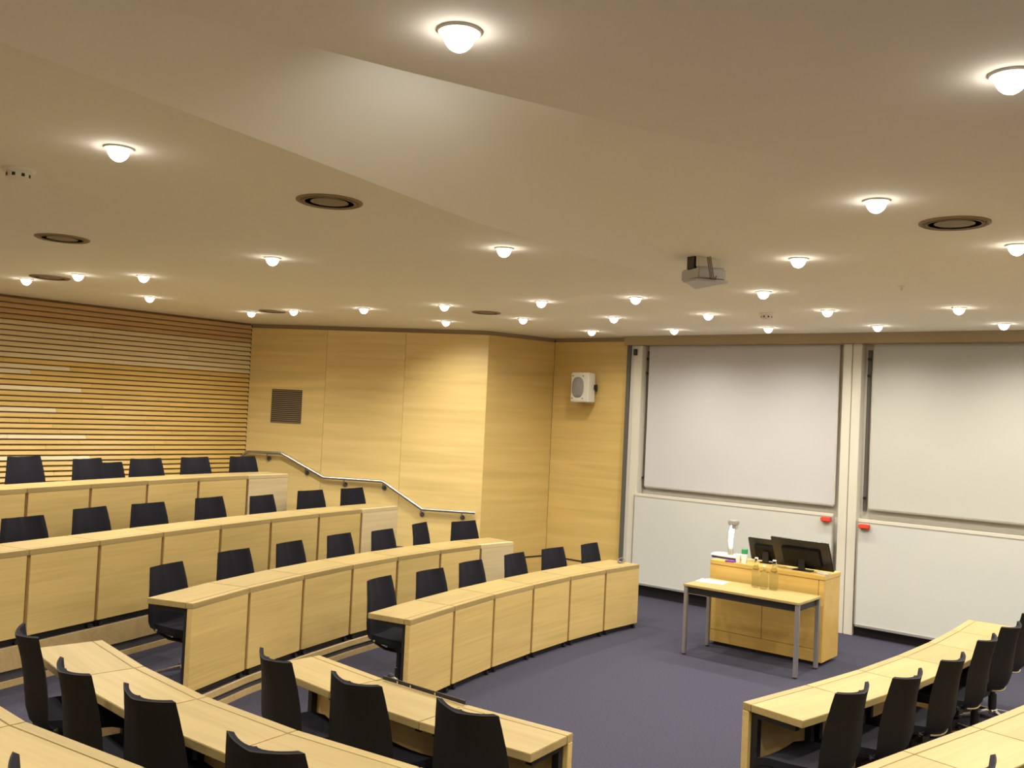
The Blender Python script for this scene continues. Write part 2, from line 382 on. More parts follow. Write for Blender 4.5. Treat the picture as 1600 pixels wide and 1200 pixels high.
rows_l = [
    ('in the ceiling row closest to the whiteboards', [(-7.22, 10.55), (-5.98, 10.58), (-4.72, 10.58), (-3.46, 10.61), (-2.21, 10.67)]),
    ('in the second ceiling row out from the whiteboards', [(-8.45, 8.99), (-7.16, 8.98), (-5.95, 9.13), (-4.74, 9.10), (-3.45, 9.09), (-2.28, 9.20)]),
    ('in the third ceiling row out from the whiteboards', [(-10.43, 7.40), (-9.57, 7.41), (-8.41, 7.53), (-7.15, 7.57), (-5.85, 7.62), (-4.75, 7.65), (-3.47, 7.65)])]
for where, L in rows_l:
    for i, (x, y) in enumerate(L):
        pos = 'rightmost' if i == len(L)-1 else W_[i]
        downlight(x, y, 'glowing round downlight, %s %s' % (pos, where), lamp=zone)
for x, y, lab in [(-1.92, 2.04, 'large glowing downlight at the top centre above the wedge recess'),
                  (-0.67, 3.23, 'large glowing downlight cut by the right edge near the top corner'),
                  (-4.17, 2.19, 'large glowing downlight at left near the smoke detector'),
                  (-1.57, 4.73, 'glowing downlight beside the round diffuser at the right'),
                  (-6.23, 4.59, 'glowing downlight below left of the large round diffuser'),
                  (-4.20, 5.02, 'glowing downlight just below the low edge of the wedge recess'),
                  (-2.56, 6.18, 'glowing downlight just right of the projector'),
                  (-1.23, 6.22, 'glowing downlight at the right edge, below the round diffuser'),
                  (-8.45, 4.76, 'larger glowing downlight over the slatted wall, right of two small ones'),
                  (-9.07, 4.43, 'small glowing downlight right of the flat diffuser near the slatted wall'),
                  (-10.06, 4.38, 'leftmost small downlight close to the slatted wall'),
                  (-10.21, 5.84, 'small glowing downlight nearest the top of the slatted wall')]:
    downlight(x, y, lab)
ordn = ['first', 'second', 'third', 'fourth', 'fifth', 'sixth', 'seventh', 'eighth', 'ninth']
for area, L in (('over the right block beyond the right picture edge', [(-1.0, 7.65), (-1.0, 9.1), (-1.0, 10.6), (0.5, 7.65), (0.5, 10.6), (1.8, 9.1)]),
                ('over the right hand tiers beside the photographer', [(0.5, 4.7), (1.8, 6.2), (0.9, 2.2), (2.6, 3.6), (2.8, 7.6), (2.8, 0.9)]),
                ('over the back tiers behind the photographer', [(-0.4, 0.6), (-2.2, -0.6), (-5.6, -1.9), (1.2, -0.8)]),
                ('over the left tiers outside the left picture edge', [(-5.0, 0.2), (-6.4, 2.1), (-8.4, 2.4), (-10.4, 2.6), (-8.0, 0.1), (-10.4, 0.2)])):
    for i, (x, y) in enumerate(L): downlight(x, y, 'round downlight, %s of those %s' % (ordn[i], area), 'downlights beyond the picture')

# ------------------------------------------------------------------ ceiling diffusers, detectors
def diffuser(x, y, r, label):
    t = thing('ceiling_diffuser', label, 'ceiling vent', (x, y, ZC), 0, 'round diffusers in the ceiling')
    MB().lathe([(r, 0.0), (r, -0.006), (r*0.93, -0.012), (r*0.86, -0.004), (r*0.86, 0.0)], 40).build('rim', m_gap, t, smooth=True)
    MB().lathe([(r*0.84, 0.0), (r*0.84, -0.005), (r*0.3, -0.009), (0.002, -0.009)], 40).build('mesh_face', m_dif, t, smooth=True)
    MB().lathe([(r*0.80, -0.007), (r*0.80, -0.011), (r*0.74, -0.011), (r*0.74, -0.007)], 40).build('inner_ring', m_gap, t)
for x, y, r, lab in [(-4.15, 3.42, 0.185, 'large round brown ceiling diffuser between two bright downlights'),
                     (-7.03, 3.30, 0.19, 'flat round ceiling diffuser at left below the smoke detector'),
                     (-9.61, 4.41, 0.19, 'round ceiling diffuser between two small downlights near the slatted wall'),
                     (-9.96, 7.38, 0.17, 'round ceiling diffuser over the corner of slatted and maple walls'),
                     (-7.15, 8.28, 0.17, 'round ceiling diffuser over the maple corner left of the loudspeaker'),
                     (-1.38, 5.42, 0.18, 'round brown ceiling diffuser at right beside a downlight')]:
    diffuser(x, y, r, lab)
def detector(x, y, label):
    t = thing('smoke_detector', label, 'smoke detector', (x, y, ZC), 0, 'smoke detectors')
    MB().lathe([(0.080, 0), (0.080, -0.012), (0.070, -0.020), (0.002, -0.020)], 28).build('base', m_plast, t, smooth=True)
    MB().lathe([(0.058, -0.020), (0.056, -0.048), (0.040, -0.060), (0.002, -0.062)], 28).build('sensor_head', m_plast, t, smooth=True)
    for a in range(8):
        mb = MB().box(-0.008, 0.008, 0.050, 0.0585, -0.044, -0.028, Matrix.Rotation(a*math.pi/4, 4, 'Z')); mb.build('slot', m_black, t)
detector(-5.06, 2.13, 'smoke detector with dark slots at the far left of the ceiling')
detector(-4.13, 9.20, 'small smoke detector in the ceiling before the whiteboards')
sp = MB().lathe([(0.03, 0), (0.03, -0.006), (0.012, -0.012), (0.010, -0.035), (0.002, -0.036)], 16).build('sprinkler', m_plast)
sp.location = (-2.33, 7.68, ZC); tag(sp, 'tiny pale sprinkler head in the ceiling over the right whiteboard', 'sprinkler')

# ------------------------------------------------------------------ whiteboards and their columns
def board(name, x0, x1, z0, z1, yf, label, mat, kind):
    t = thing(name, label, 'whiteboard', ((x0+x1)/2, yf, EYE+z0), 0)
    w_ = (x1-x0)/2; h = z1-z0
    MB().box(-w_, w_, 0, 0.03, 0.0, h).build('board_surface', mat, t, bevel=0.003)
    if kind == 'lower':
        MB().box(-w_, w_, -0.006, 0.032, h-0.018, h+0.02).build('top_rail', m_cream, t, bevel=0.003)
        MB().box(-w_, w_, -0.008, 0.032, -0.022, 0.008).build('bottom_rail', m_alu, t, bevel=0.003)
        MB().box(w_-0.004, w_+0.012, -0.004, 0.032, 0, h).build('side_rail', m_alu, t)
        MB().box(-w_-0.012, -w_+0.004, -0.004, 0.032, 0, h).build('side_rail', m_alu, t)
    else:
        MB().box(-w_, w_, -0.004, 0.03, -0.02, 0.0).build('bottom_rail', m_alu, t, bevel=0.002)
        MB().box(w_, w_+0.008, 0.0, 0.03, 0, h).build('side_rail', m_cream, t)
        MB().box(-w_-0.008, -w_, 0.0, 0.03, 0, h).build('side_rail', m_cream, t)
    return t
board('whiteboard', -6.89, -4.215, -0.965, 1.012, 11.54, 'upper left whiteboard with bright matt face above the lectern', m_screen, 'upper')
board('whiteboard', -3.79, -1.13, -0.965, 1.012, 11.54, 'upper right whiteboard, cropped by the right picture edge', m_screen2, 'upper')
board('whiteboard', -6.97, -4.175, -2.30, -1.085, 11.42, 'lower left whiteboard behind the lectern, red eraser at its right corner', m_white, 'lower')
board('whiteboard', -3.87, -1.08, -2.34, -1.11, 11.42, 'lower right whiteboard with red eraser at its left corner and a lamp glint', m_white, 'lower')
def column(x0, x1, label, split):
    t = thing('board_column', label, 'column', (x0, 11.44, 0), 0, 'cream columns of the board system')
    w_ = x1-x0
    if split:
        MB().box(0, w_*0.5-0.004, 0, 0.155, 0, EYE+1.0).build('column_half', m_cream, t, bevel=0.004)
        MB().box(w_*0.5+0.004, w_, 0, 0.155, 0, EYE+1.0).build('column_half', m_cream, t, bevel=0.004)
        MB().box(w_*0.5-0.004, w_*0.5+0.004, 0.012, 0.15, 0, EYE+1.0).build('joint', m_dkgrey, t)
    else:
        MB().box(0, w_, 0, 0.155, 0, EYE+1.0).build('column_face', m_cream, t, bevel=0.004)
    return t
column(-4.125, -3.905, 'cream column between the left and right whiteboards', True)
column(-1.06, -0.86, 'cream column at the right end of the whiteboards', True)
lc = column(-7.085, -6.955, 'narrow cream column left of the whiteboards, black clip at its top', False)
MB().box(-0.115, -0.06, -0.01, 0.155, 0, EYE+1.0).build('dark_channel', m_dkgrey, lc)
MB().box(-0.06, -0.0, 0.02, 0.155, 0, EYE+1.0).build('grey_channel', m_back, lc)
MB().box(0.0, 0.05, -0.035, 0.0, EYE+0.86, EYE+0.95).build('clip', m_black, lc, bevel=0.005)
# dark pulley channels beside the upper boards
for x, lab in ((-6.925, 'dark pulley track left of the upper left whiteboard'), (-3.85, 'dark pulley track with rollers left of the upper right whiteboard')):
    t = thing('pulley_track', lab, 'track', (x, 11.57, EYE-1.0), 0)
    MB().box(-0.022, 0.02, 0, 0.03, 0.0, 1.93).build('channel', m_dkgrey, t)
    MB().tube([(0, -0.012, 0.05), (0, -0.012, 1.90)], 0.004, 6).build('cord', m_cable, t)
    for zz in (0.15, 1.62, 1.82): MB().tube([(0, -0.03, zz), (0, 0.0, zz)], 0.018, 12).build('roller', m_black, t)
for x, z_, lab in ((-4.31, -1.165, 'red eraser at the right corner of the left lower whiteboard'), (-3.85, -1.20, 'red eraser at the left corner of the right lower whiteboard')):
    t = thing('board_eraser', lab, 'eraser', (x, 11.36, EYE+z_), 0, 'red board erasers')
    MB().box(0, 0.125, 0, 0.035, 0, 0.055).build('eraser_body', m_red, t, bevel=0.01)
    MB().box(0.004, 0.121, 0.035, 0.055, 0.004, 0.051).build('felt_pad', plain('dark_red_felt', (0.30, 0.03, 0.02), 0.9), t)

# ------------------------------------------------------------------ wall fittings: grille, handrail, loudspeaker
gt = thing('wall_grille', 'square brown slatted ventilation grille on the maple wall', 'grille'); gt.matrix_world = M2 @ Matrix.Translation((0.38, -0.001, EYE-0.335))
MB().box(0, 0.48, -0.004, 0.0, 0, 0.495).build('backing', plain('grille_dark', (0.05, 0.035, 0.02), 0.8), gt)
for i in range(17):
    MB().box(0.0, 0.48, -0.016, -0.004, 0.004+i*0.029, 0.004+i*0.029+0.014).build('slat', plain('grille_tan', (0.26, 0.19, 0.11), 0.6) if i == 0 else bpy.data.materials['grille_tan'], gt)
hr = thing('handrail', 'stepped brushed steel handrail on the maple wall beside the aisle steps', 'handrail', (-11.9, 8.5, T3))
pts = [(-11.98, 8.47, -0.86), (-11.90, 8.51, -0.79), (-11.42, 8.76, -0.785), (-10.83, 9.08, -1.10), (-10.03, 9.50, -1.105), (-9.49, 9.785, -1.465), (-8.80, 10.15, -1.465)]
o0 = Vector((-11.9, 8.5, T3))
P = [Vector((x, y, EYE+z_))-o0 for x, y, z_ in pts]
Q = [P[0]]
for i in range(1, len(P)-1):                 # rounded bends
    a = (P[i-1]-P[i]).normalized(); b = (P[i+1]-P[i]).normalized(); d = 0.014
    for s_ in (0, .33, .66, 1): Q.append((P[i]+a*d)*(1-s_)**2+P[i]*2*s_*(1-s_)+(P[i]+b*d)*s_**2)
Q.append(P[-1])
MB().tube(Q, 0.022, 14).build('rail', m_steel, hr, smooth=True)
nin = Vector((-0.4658, 0.8849, 0))
def railz(x):
    for i in range(1, len(pts)-1):
        if pts[i][0] <= x <= pts[i+1][0]:
            s_ = (x-pts[i][0])/(pts[i+1][0]-pts[i][0]); return Vector(pts[i]).lerp(Vector(pts[i+1]), s_)
for x in (-11.62, -11.08, -10.55, -10.02, -9.50, -8.97):
    p = railz(x)+Vector((0, 0, EYE))-o0
    br = MB().tube([p-Vector((0, 0, 0.02)), p-Vector((0, 0, 0.075)), p+nin*0.065-Vector((0, 0, 0.085))], 0.008, 8).build('bracket', m_dkgrey, hr)
    q = p-Vector((0, 0, 0.085)); MB().tube([q+nin*0.052, q+nin*0.068], 0.034, 16).build('wall_plate', m_dkgrey, br)
ls = thing('loudspeaker', 'white wall loudspeaker with round grey mesh, left of the whiteboards', 'loudspeaker', (-7.885, 11.27, EYE+0.17), 0)
MB().box(-0.155, 0.155, 0, 0.18, 0, 0.43).build('cabinet', m_plast, ls, bevel=0.012, smooth=True)
mb = MB(); n = 36
ring = [(0.105*math.copysign(abs(math.cos(a))**0.8, math.cos(a))-0.03, 0.215+0.150*math.copysign(abs(math.sin(a))**0.8, math.sin(a))) for a in [2*math.pi*i/n for i in range(n)]]
mb.add([(x, -0.001, z_) for x, z_ in ring]+[(x*0.9-0.003, -0.012, 0.215+(z_-0.215)*0.9) for x, z_ in ring], [tuple(range(n, 2*n))]+[(i, (i+1) % n, n+(i+1) % n, n+i) for i in range(n)])
mb.build('mesh_grille', m_grill, ls, smooth=True)
for x, z_ in ((-0.12, 0.38), (0.06, 0.38), (-0.12, 0.055), (0.06, 0.055)): MB().tube([(x, -0.006, z_), (x, 0.002, z_)], 0.012, 12).build('screw_cap', m_grill, ls)
MB().box(-0.06, 0.02, -0.006, 0.001, 0.075, 0.10).build('badge', m_black, ls)
mb = MB().box(0.03, 0.155, 0.18, 0.225, 0.17, 0.27); mb.box(0.155, 0.19, 0.14, 0.18, 0.19, 0.26); mb.build('wall_bracket', m_black, ls)

# ------------------------------------------------------------------ lectern desk and front table
pd = thing('lectern', 'maple lectern cabinet holding the monitors, in front of the boards', 'lectern', (-4.25, 9.68, 0))
MB().box(-0.62, 0.62, 0.03, 0.45, 0.06, 0.88).build('carcass', m_podium, pd)
MB().box(-0.59, 0.59, 0.05, 0.42, 0.0, 0.06).build('plinth', m_black, pd)
MB().box(-0.65, 0.65, 0.0, 0.47, 0.885, 0.93).build('top', m_podium, pd, bevel=0.004)
MB().box(-0.645, 0.585, 0.004, 0.03, 0.60, 0.882).build('upper_panel', m_podium, pd, bevel=0.002)
MB().box(0.589, 0.645, 0.004, 0.03, 0.04, 0.882).build('corner_post', m_podium, pd, bevel=0.002)
MB().box(-0.645, -0.02, 0.004, 0.03, 0.17, 0.596).build('door', m_podium, pd, bevel=0.002)
MB().box(-0.016, 0.585, 0.004, 0.03, 0.17, 0.596).build('door', m_podium, pd, bevel=0.002)
MB().box(-0.645, 0.585, 0.004, 0.03, 0.04, 0.166).build('bottom_rail', m_podium, pd, bevel=0.002)
MB().box(0.62, 0.645, 0.031, 0.46, 0.04, 0.884).build('side_panel', m_podium, pd, bevel=0.002)
MB().box(-0.645, -0.62, 0.031, 0.46, 0.04, 0.884).build('side_panel', m_podium, pd, bevel=0.002)

tb = thing('front_table', 'light maple table with grey steel legs standing before the lectern', 'table', (-4.23, 9.31, 0))
MB().box(-0.635, 0.635, -0.29, 0.29, 0.715, 0.74).build('tabletop', m_top, tb, bevel=0.004)
mb = MB().box(-0.58, 0.58, -0.262, -0.242, 0.645, 0.714); mb.box(-0.58, 0.58, 0.242, 0.262, 0.645, 0.714); mb.box(-0.602, -0.58, -0.24, 0.24, 0.645, 0.714); mb.box(0.58, 0.602, -0.24, 0.24, 0.645, 0.714)
mb.build('apron', m_black, tb)
for sx in (-1, 1):
    for sy in (-1, 1):
        l = MB().box(sx*0.608-0.02, sx*0.608+0.02, sy*0.262-0.02, sy*0.262+0.02, 0.012, 0.714).build('leg', m_leg, tb, bevel=0.004)
        MB().lathe([(0.018, 0.0), (0.02, 0.004), (0.02, 0.012)], 12, sx*0.608, sy*0.262).build('foot', m_black, l)
ps = MB().box(-0.15, 0.15, -0.105, 0.105, 0, 0.003).build('paper_sheet', m_paper); ps.location = (-4.72, 9.40, 0.7405); ps.rotation_euler = (0, 0, R(8))
tag(ps, 'white sheet of paper lying on the left end of the front table', 'paper')
def bottle(x, y, h, r, label):
    t = thing('water_bottle', label, 'bottle', (x, y, 0.7405), 0, 'glass bottles on the front table')
    prof = [(r*0.9, 0), (r, 0.01), (r, h*0.52), (r*0.85, h*0.62), (r*0.42, h*0.78), (r*0.36, h*0.93), (r*0.42, h*0.945), (r*0.42, h*0.96)]
    MB().lathe(prof, 20).build('glass_body', m_glass, t, smooth=True)
    MB().lathe([(r*0.44, h*0.962), (r*0.46, h*0.975), (r*0.40, h), (0.002, h)], 14).build('stopper', m_plast, t, smooth=True)
bottle(-4.27, 9.50, 0.31, 0.042, 'clear glass water bottle at left of the three on the table')
bottle(-4.165, 9.47, 0.24, 0.040, 'shorter clear glass bottle in the middle of the three on the table')
bottle(-4.07, 9.50, 0.31, 0.044, 'clear glass water bottle at right of the three, before the monitor')

# things on the lectern
ZT = 0.9305
def monitor(x, y, w_, h, label, tilt, rz=0):
    t = thing('monitor', label, 'monitor', (x, y, ZT), rz)
    MB().box(-w_*.16, w_*.16, -0.04, 0.09, 0, 0.010).build('foot', m_scr, t, bevel=0.005)
    MB().box(-0.035, 0.035, -0.035, -0.005, 0.014, 0.13).build('neck', m_scr, t, bevel=0.004)
    m = Matrix.Translation((0, 0.05, 0.006)) @ Matrix.Rotation(tilt, 4, 'X')
    MB().box(-w_/2, w_/2, 0.02, 0.045, 0, h, m).build('screen_case', m_scr, t, bevel=0.006)
    MB().box(-w_*0.33, w_*0.33, -0.006, 0.02, h*0.14, h*0.74, m).build('back_housing', m_shell, t, bevel=0.008)
    MB().box(-w_/2+0.015, w_/2-0.015, 0.0452, 0.047, 0.015, h-0.015, m).build('display', plain('display_glass', (0.01, 0.01, 0.012), 0.1), t)
    return t
monitor(-3.90, 9.83, 0.63, 0.37, 'large black monitor seen from behind, tilted, at right on the lectern', R(32))
monitor(-4.37, 9.98, 0.42, 0.27, 'smaller black monitor on the lectern, left of the large one', R(24))
dc = thing('document_camera', 'white document camera with bright upright arm on the lectern', 'document camera', (-4.80, 9.93, ZT))
MB().prism([(-0.17, -0.08), (0.14, -0.08), (0.17, -0.04), (0.17, 0.10), (-0.14, 0.14), (-0.20, 0.06)], 0, 0.022).build('base', m_blue, dc, bevel=0.006)
MB().prism([(-0.18, -0.085), (0.13, -0.085), (0.165, -0.04), (0.165, 0.10), (-0.14, 0.13), (-0.20, 0.06)], 0.022, 0.045).build('stage', m_paper, dc, bevel=0.006)
MB().lathe([(0.036, 0.045), (0.036, 0.11), (0.028, 0.13), (0.002, 0.135)], 20, 0.035, -0.02).build('arm_socket', m_alu, dc, smooth=True)
MB().tube([(0.035, -0.02, 0.13), (0.028, -0.02, 0.20), (0.035, -0.02, 0.30), (0.05, -0.02, 0.385)], [0.020, 0.026, 0.030, 0.024], 14).build('arm', m_arm, dc, smooth=True)
hd = MB().box(0.01, 0.105, -0.075, 0.03, 0.385, 0.435).build('camera_head', m_grill, dc, bevel=0.008)
MB().box(0.055, 0.10, -0.06, 0.01, 0.345, 0.385).build('lens_block', m_alu, hd, bevel=0.006)
for x, y, lab in ((-4.60, 9.76, 'white paper cup at left of two on the lectern'), (-4.53, 9.75, 'white paper cup at right of two on the lectern')):
    cp = MB().lathe([(0.024, 0), (0.032, 0.088), (0.034, 0.09), (0.031, 0.091), (0.024, 0.02), (0.002, 0.019)], 18).build('paper_cup', m_paper, smooth=True)
    cp.location = (x, y, ZT); tag(cp, lab, 'cup', 'paper cups on the lectern')
gb = thing('marker_pot', 'small pot with green lid beside the cups on the lectern', 'pot', (-4.56, 9.83, ZT))
MB().lathe([(0.03, 0), (0.032, 0.09), (0.03, 0.095), (0.002, 0.095)], 16).build('pot_body', m_grey, gb, smooth=True)
MB().lathe([(0.034, 0.095), (0.034, 0.14), (0.03, 0.145), (0.002, 0.145)], 16).build('lid', m_green, gb, smooth=True)
pp = thing('paper_pad', 'white pad with purple edge beside the document camera', 'paper', (-4.60, 9.715, ZT), R(6))
MB().box(-0.12, -0.02, -0.025, 0.05, 0, 0.014).build('cover', plain('purple_card', (0.18, 0.03, 0.22), 0.6), pp)
kb = thing('keyboard', 'black keyboard lying behind the large monitor on the lectern', 'keyboard', (-3.88, 10.08, ZT), R(3))
MB().box(-0.20, 0.20, -0.045, 0.035, 0, 0.014).build('keyboard_body', m_scr, kb, bevel=0.004)
mb = MB()
for i in range(14):
    for j in range(3): mb.box(-0.19+i*0.0275, -0.168+i*0.0275, -0.04+j*0.025, -0.02+j*0.025, 0.014, 0.018)
mb.build('keys', m_shell, kb)
rm = MB().box(-0.025, 0.025, -0.07, 0.07, 0, 0.02).build('remote_control', m_grey, bevel=0.004); rm.location = (-3.66, 9.78, ZT); rm.rotation_euler = (0, 0, R(60))
tag(rm, 'small grey remote control at the right end of the lectern', 'remote')

# ------------------------------------------------------------------ projector
pj = thing('projector', 'pale grey projector hanging out of the pointed end of the ceiling recess', 'projector', (-3.20, 6.02, ZC), R(-32))
MB().prism([(-0.26, 0.10), (0.02, -0.15), (0.14, -0.13), (0.16, 0.12)], -0.165, -0.150).build('mount_plate', m_grey, pj, bevel=0.003)
MB().box(-0.12, 0.13, -0.10, 0.12, -0.149, -0.06).build('body', m_grey, pj, bevel=0.012)
MB().box(-0.03, 0.08, -0.108, -0.02, -0.07, 0.03).build('lens_hood', m_black, pj, bevel=0.006)
MB().box(0.085, 0.125, -0.10, 0.10, -0.06, 0.07).build('bracket', m_cream, pj, bevel=0.004)
MB().tube([(0.08, -0.04, 0.24), (0.08, -0.04, -0.06)], 0.016, 10).build('drop_pole', m_cream, pj)
for k in range(3):
    x = 0.13+0.02*k
    MB().tube([(x-0.05, -0.02, 0.20), (x, -0.05, 0.08), (x+0.03, -0.05, -0.02), (x+0.02, -0.02, -0.13), (x-0.03, 0.02, -0.155), (x-0.04, 0.04, -0.12)], 0.004, 6).build('cable', m_cable, pj)

# ------------------------------------------------------------------ desks
DEPTH = 0.425
def desk_row(line, z0, labelf, group, pale_last=False, flap_open=None, inward=1):
    """one desk per pair of seam points; inward=1 puts the seats on the left hand of the line direction"""
    n = len(line); nrm = []
    for i in range(n):
        a = line[max(i-1, 0)]; b = line[min(i+1, n-1)]
        t = Vector((b[0]-a[0], b[1]-a[1])).normalized(); nrm.append(Vector((-t.y, t.x))*inward)
    for i in range(n-1):
        a = Vector(line[i]); b = Vector(line[i+1])
        ai = a+nrm[i]*DEPTH; bi = b+nrm[i+1]*DEPTH
        if inward > 0: m, L = frame(a, b, z0)
        else: m, L = frame(b, a, z0)
        mi = m.inverted()
        loc = [mi @ Vector((p.x, p.y, z0)) for p in ((a, b, bi, ai) if inward > 0 else (b, a, ai, bi))]
        # local: x 0..L along the outer edge, +y towards the seats
        g = 0.002
        (x0, y0), (x1, y1), (x2, y2), (x3, y3) = [(v.x, v.y) for v in loc]
        x0 += g; x1 -= g; x2 -= g; x3 += g
        last = pale_last and i == n-2
        t = thing('desk', labelf(i, n-1), 'desk', (0, 0, 0), 0, group); t.matrix_world = m
        s0 = 0.062/DEPTH
        lerp = lambda p, q, s: (p[0]+(q[0]-p[0])*s, p[1]+(q[1]-p[1])*s)
        l0 = lerp((x0, y0), (x3, y3), s0); r0_ = lerp((x1, y1), (x2, y2), s0)
        l1 = lerp((x0, y0), (x3, y3), s0+0.006); r1_ = lerp((x1, y1), (x2, y2), s0+0.006)
        is_open = flap_open is not None and i == flap_open
        MB().prism([l1, r1_, (x2, y2), (x3, y3)], 0.695, 0.74).build('desktop', m_top, t, bevel=0.003, seg=2)
        if is_open:
            fo = MB().box(x0+0.01, x1-0.01, l0[1]-0.055, l0[1]-0.047, 0.741, 0.764).build('cable_flap', m_black, t)
            fo['label'] = 'cable flap standing open, black inside'
            for hx in (0.33, 0.62, 0.78): MB().box(x0+L*hx, x0+L*hx+0.012, l0[1]-0.046, l0[1]-0.040, 0.745, 0.760).build('hinge', m_chrome, fo)
            MB().prism([(x0, y0), (x1, y1), r0_, l0], 0.695, 0.735).build('cable_tray', m_top, t)
        else:
            MB().prism([(x0, y0), (x1, y1), r0_, l0], 0.695, 0.74).build('cable_flap', m_pale if last else m_top, t, bevel=0.003, seg=2)
        free0 = (i == 0) if inward > 0 else (i == n-2)
        free1 = (i == n-2) if inward > 0 else (i == 0)
        pa, pb = (0.0 if free0 else 0.016), (0.0 if free1 else 0.016)
        mp_ = MB().box(x0+pa, x1-pb, 0.001, 0.048, 0.055, 0.694).build('modesty_panel', m_pale if last else m_wood, t, bevel=0.003, seg=1)
        if last: mp_['label'] = 'paler end panel'
        if pa: MB().box(x0, x0+pa-0.001, 0.014, 0.040, 0.055, 0.694).build('edge_post', m_seam, t)
        if pb: MB().box(x1-pb+0.001, x1, 0.014, 0.040, 0.055, 0.694).build('edge_post', m_seam, t)
        MB().box(x0+0.02, x1-0.02, 0.03, 0.05, 0.0, 0.054).build('plinth', m_black, t)
        for xx in (x0+0.03, x1-0.07):
            lg = MB().box(xx, xx+0.04, 0.05, 0.095, 0.012, 0.694)
            lg.box(xx, xx+0.04, 0.095, 0.36, 0.655, 0.694); lg.build('leg_bracket', m_black, t)
        for xx in (x0+0.06, x1-0.06): MB().tube([(xx, 0.0, 0.022), (xx, 0.10, 0.022)], 0.02, 8).build('foot', m_black, t)

ROW_N4 = [(-6.1, 0.74), (-5.38, 0.62), (-4.66, 0.54), (-3.94, 0.53), (-3.22, 0.57), (-2.50, 0.65)]
ROW_R3 = [(0.02, 4.60), (0.10, 5.31), (0.19, 6.02), (0.24, 6.74), (0.29, 7.46), (0.32, 8.18)]
def lab_left(row):
    def f(i, n):
        if i == n-1: return 'maple desk at the far end of the %s row of the left block' % row
        return 'maple desk, %s from the near end of the %s row of the left block' % (ORD[i] if i else 'first', row)
    return f
desk_row(ROW_A, 0, lab_left('front'), 'desks of the front left row')
desk_row(ROW_B, T1, lab_left('second'), 'desks of the second left row', pale_last=True)
desk_row(ROW_C, T2, lab_left('third'), 'desks of the third left row', pale_last=True)
desk_row(ROW_D, T3, lab_left('topmost'), 'desks of the topmost left row', pale_last=True)
desk_row(ROW_N1, 0, lambda i, n: 'maple desk of the centre block front row, ' + ['left one', 'middle one with its black cable flap open', 'right one with free end'][i], 'desks of the centre front row', flap_open=1, inward=-1)
desk_row(ROW_N2, T1, lambda i, n: 'maple desk of the centre block second row, %s from its left end' % (ORD[i] if i else 'first'), 'desks of the centre second row', inward=-1)
desk_row(ROW_N3, T2, lambda i, n: 'maple desk of the nearest row at the bottom left, %s from its left end' % (ORD[i] if i else 'first'), 'desks of the nearest row', inward=-1)
desk_row(ROW_R1, 0, lambda i, n: 'maple desk of the right block front row, %s from its near end' % (ORD[i] if i else 'first'), 'desks of the right front row', inward=-1)
desk_row(ROW_R2, T1, lambda i, n: 'maple desk of the right block second row, %s from its near end' % (ORD[i] if i else 'first'), 'desks of the right second row', inward=-1)

desk_row(ROW_N4, T3, lambda i, n: 'maple desk of the back row beside the photographer, %s from its left end' % (ORD[i] if i else 'first'), 'desks of the back row', inward=-1)
desk_row(ROW_R3, T2, lambda i, n: 'maple desk of the right block third row, %s from its near end' % (ORD[i] if i else 'first'), 'desks of the right third row', inward=-1)

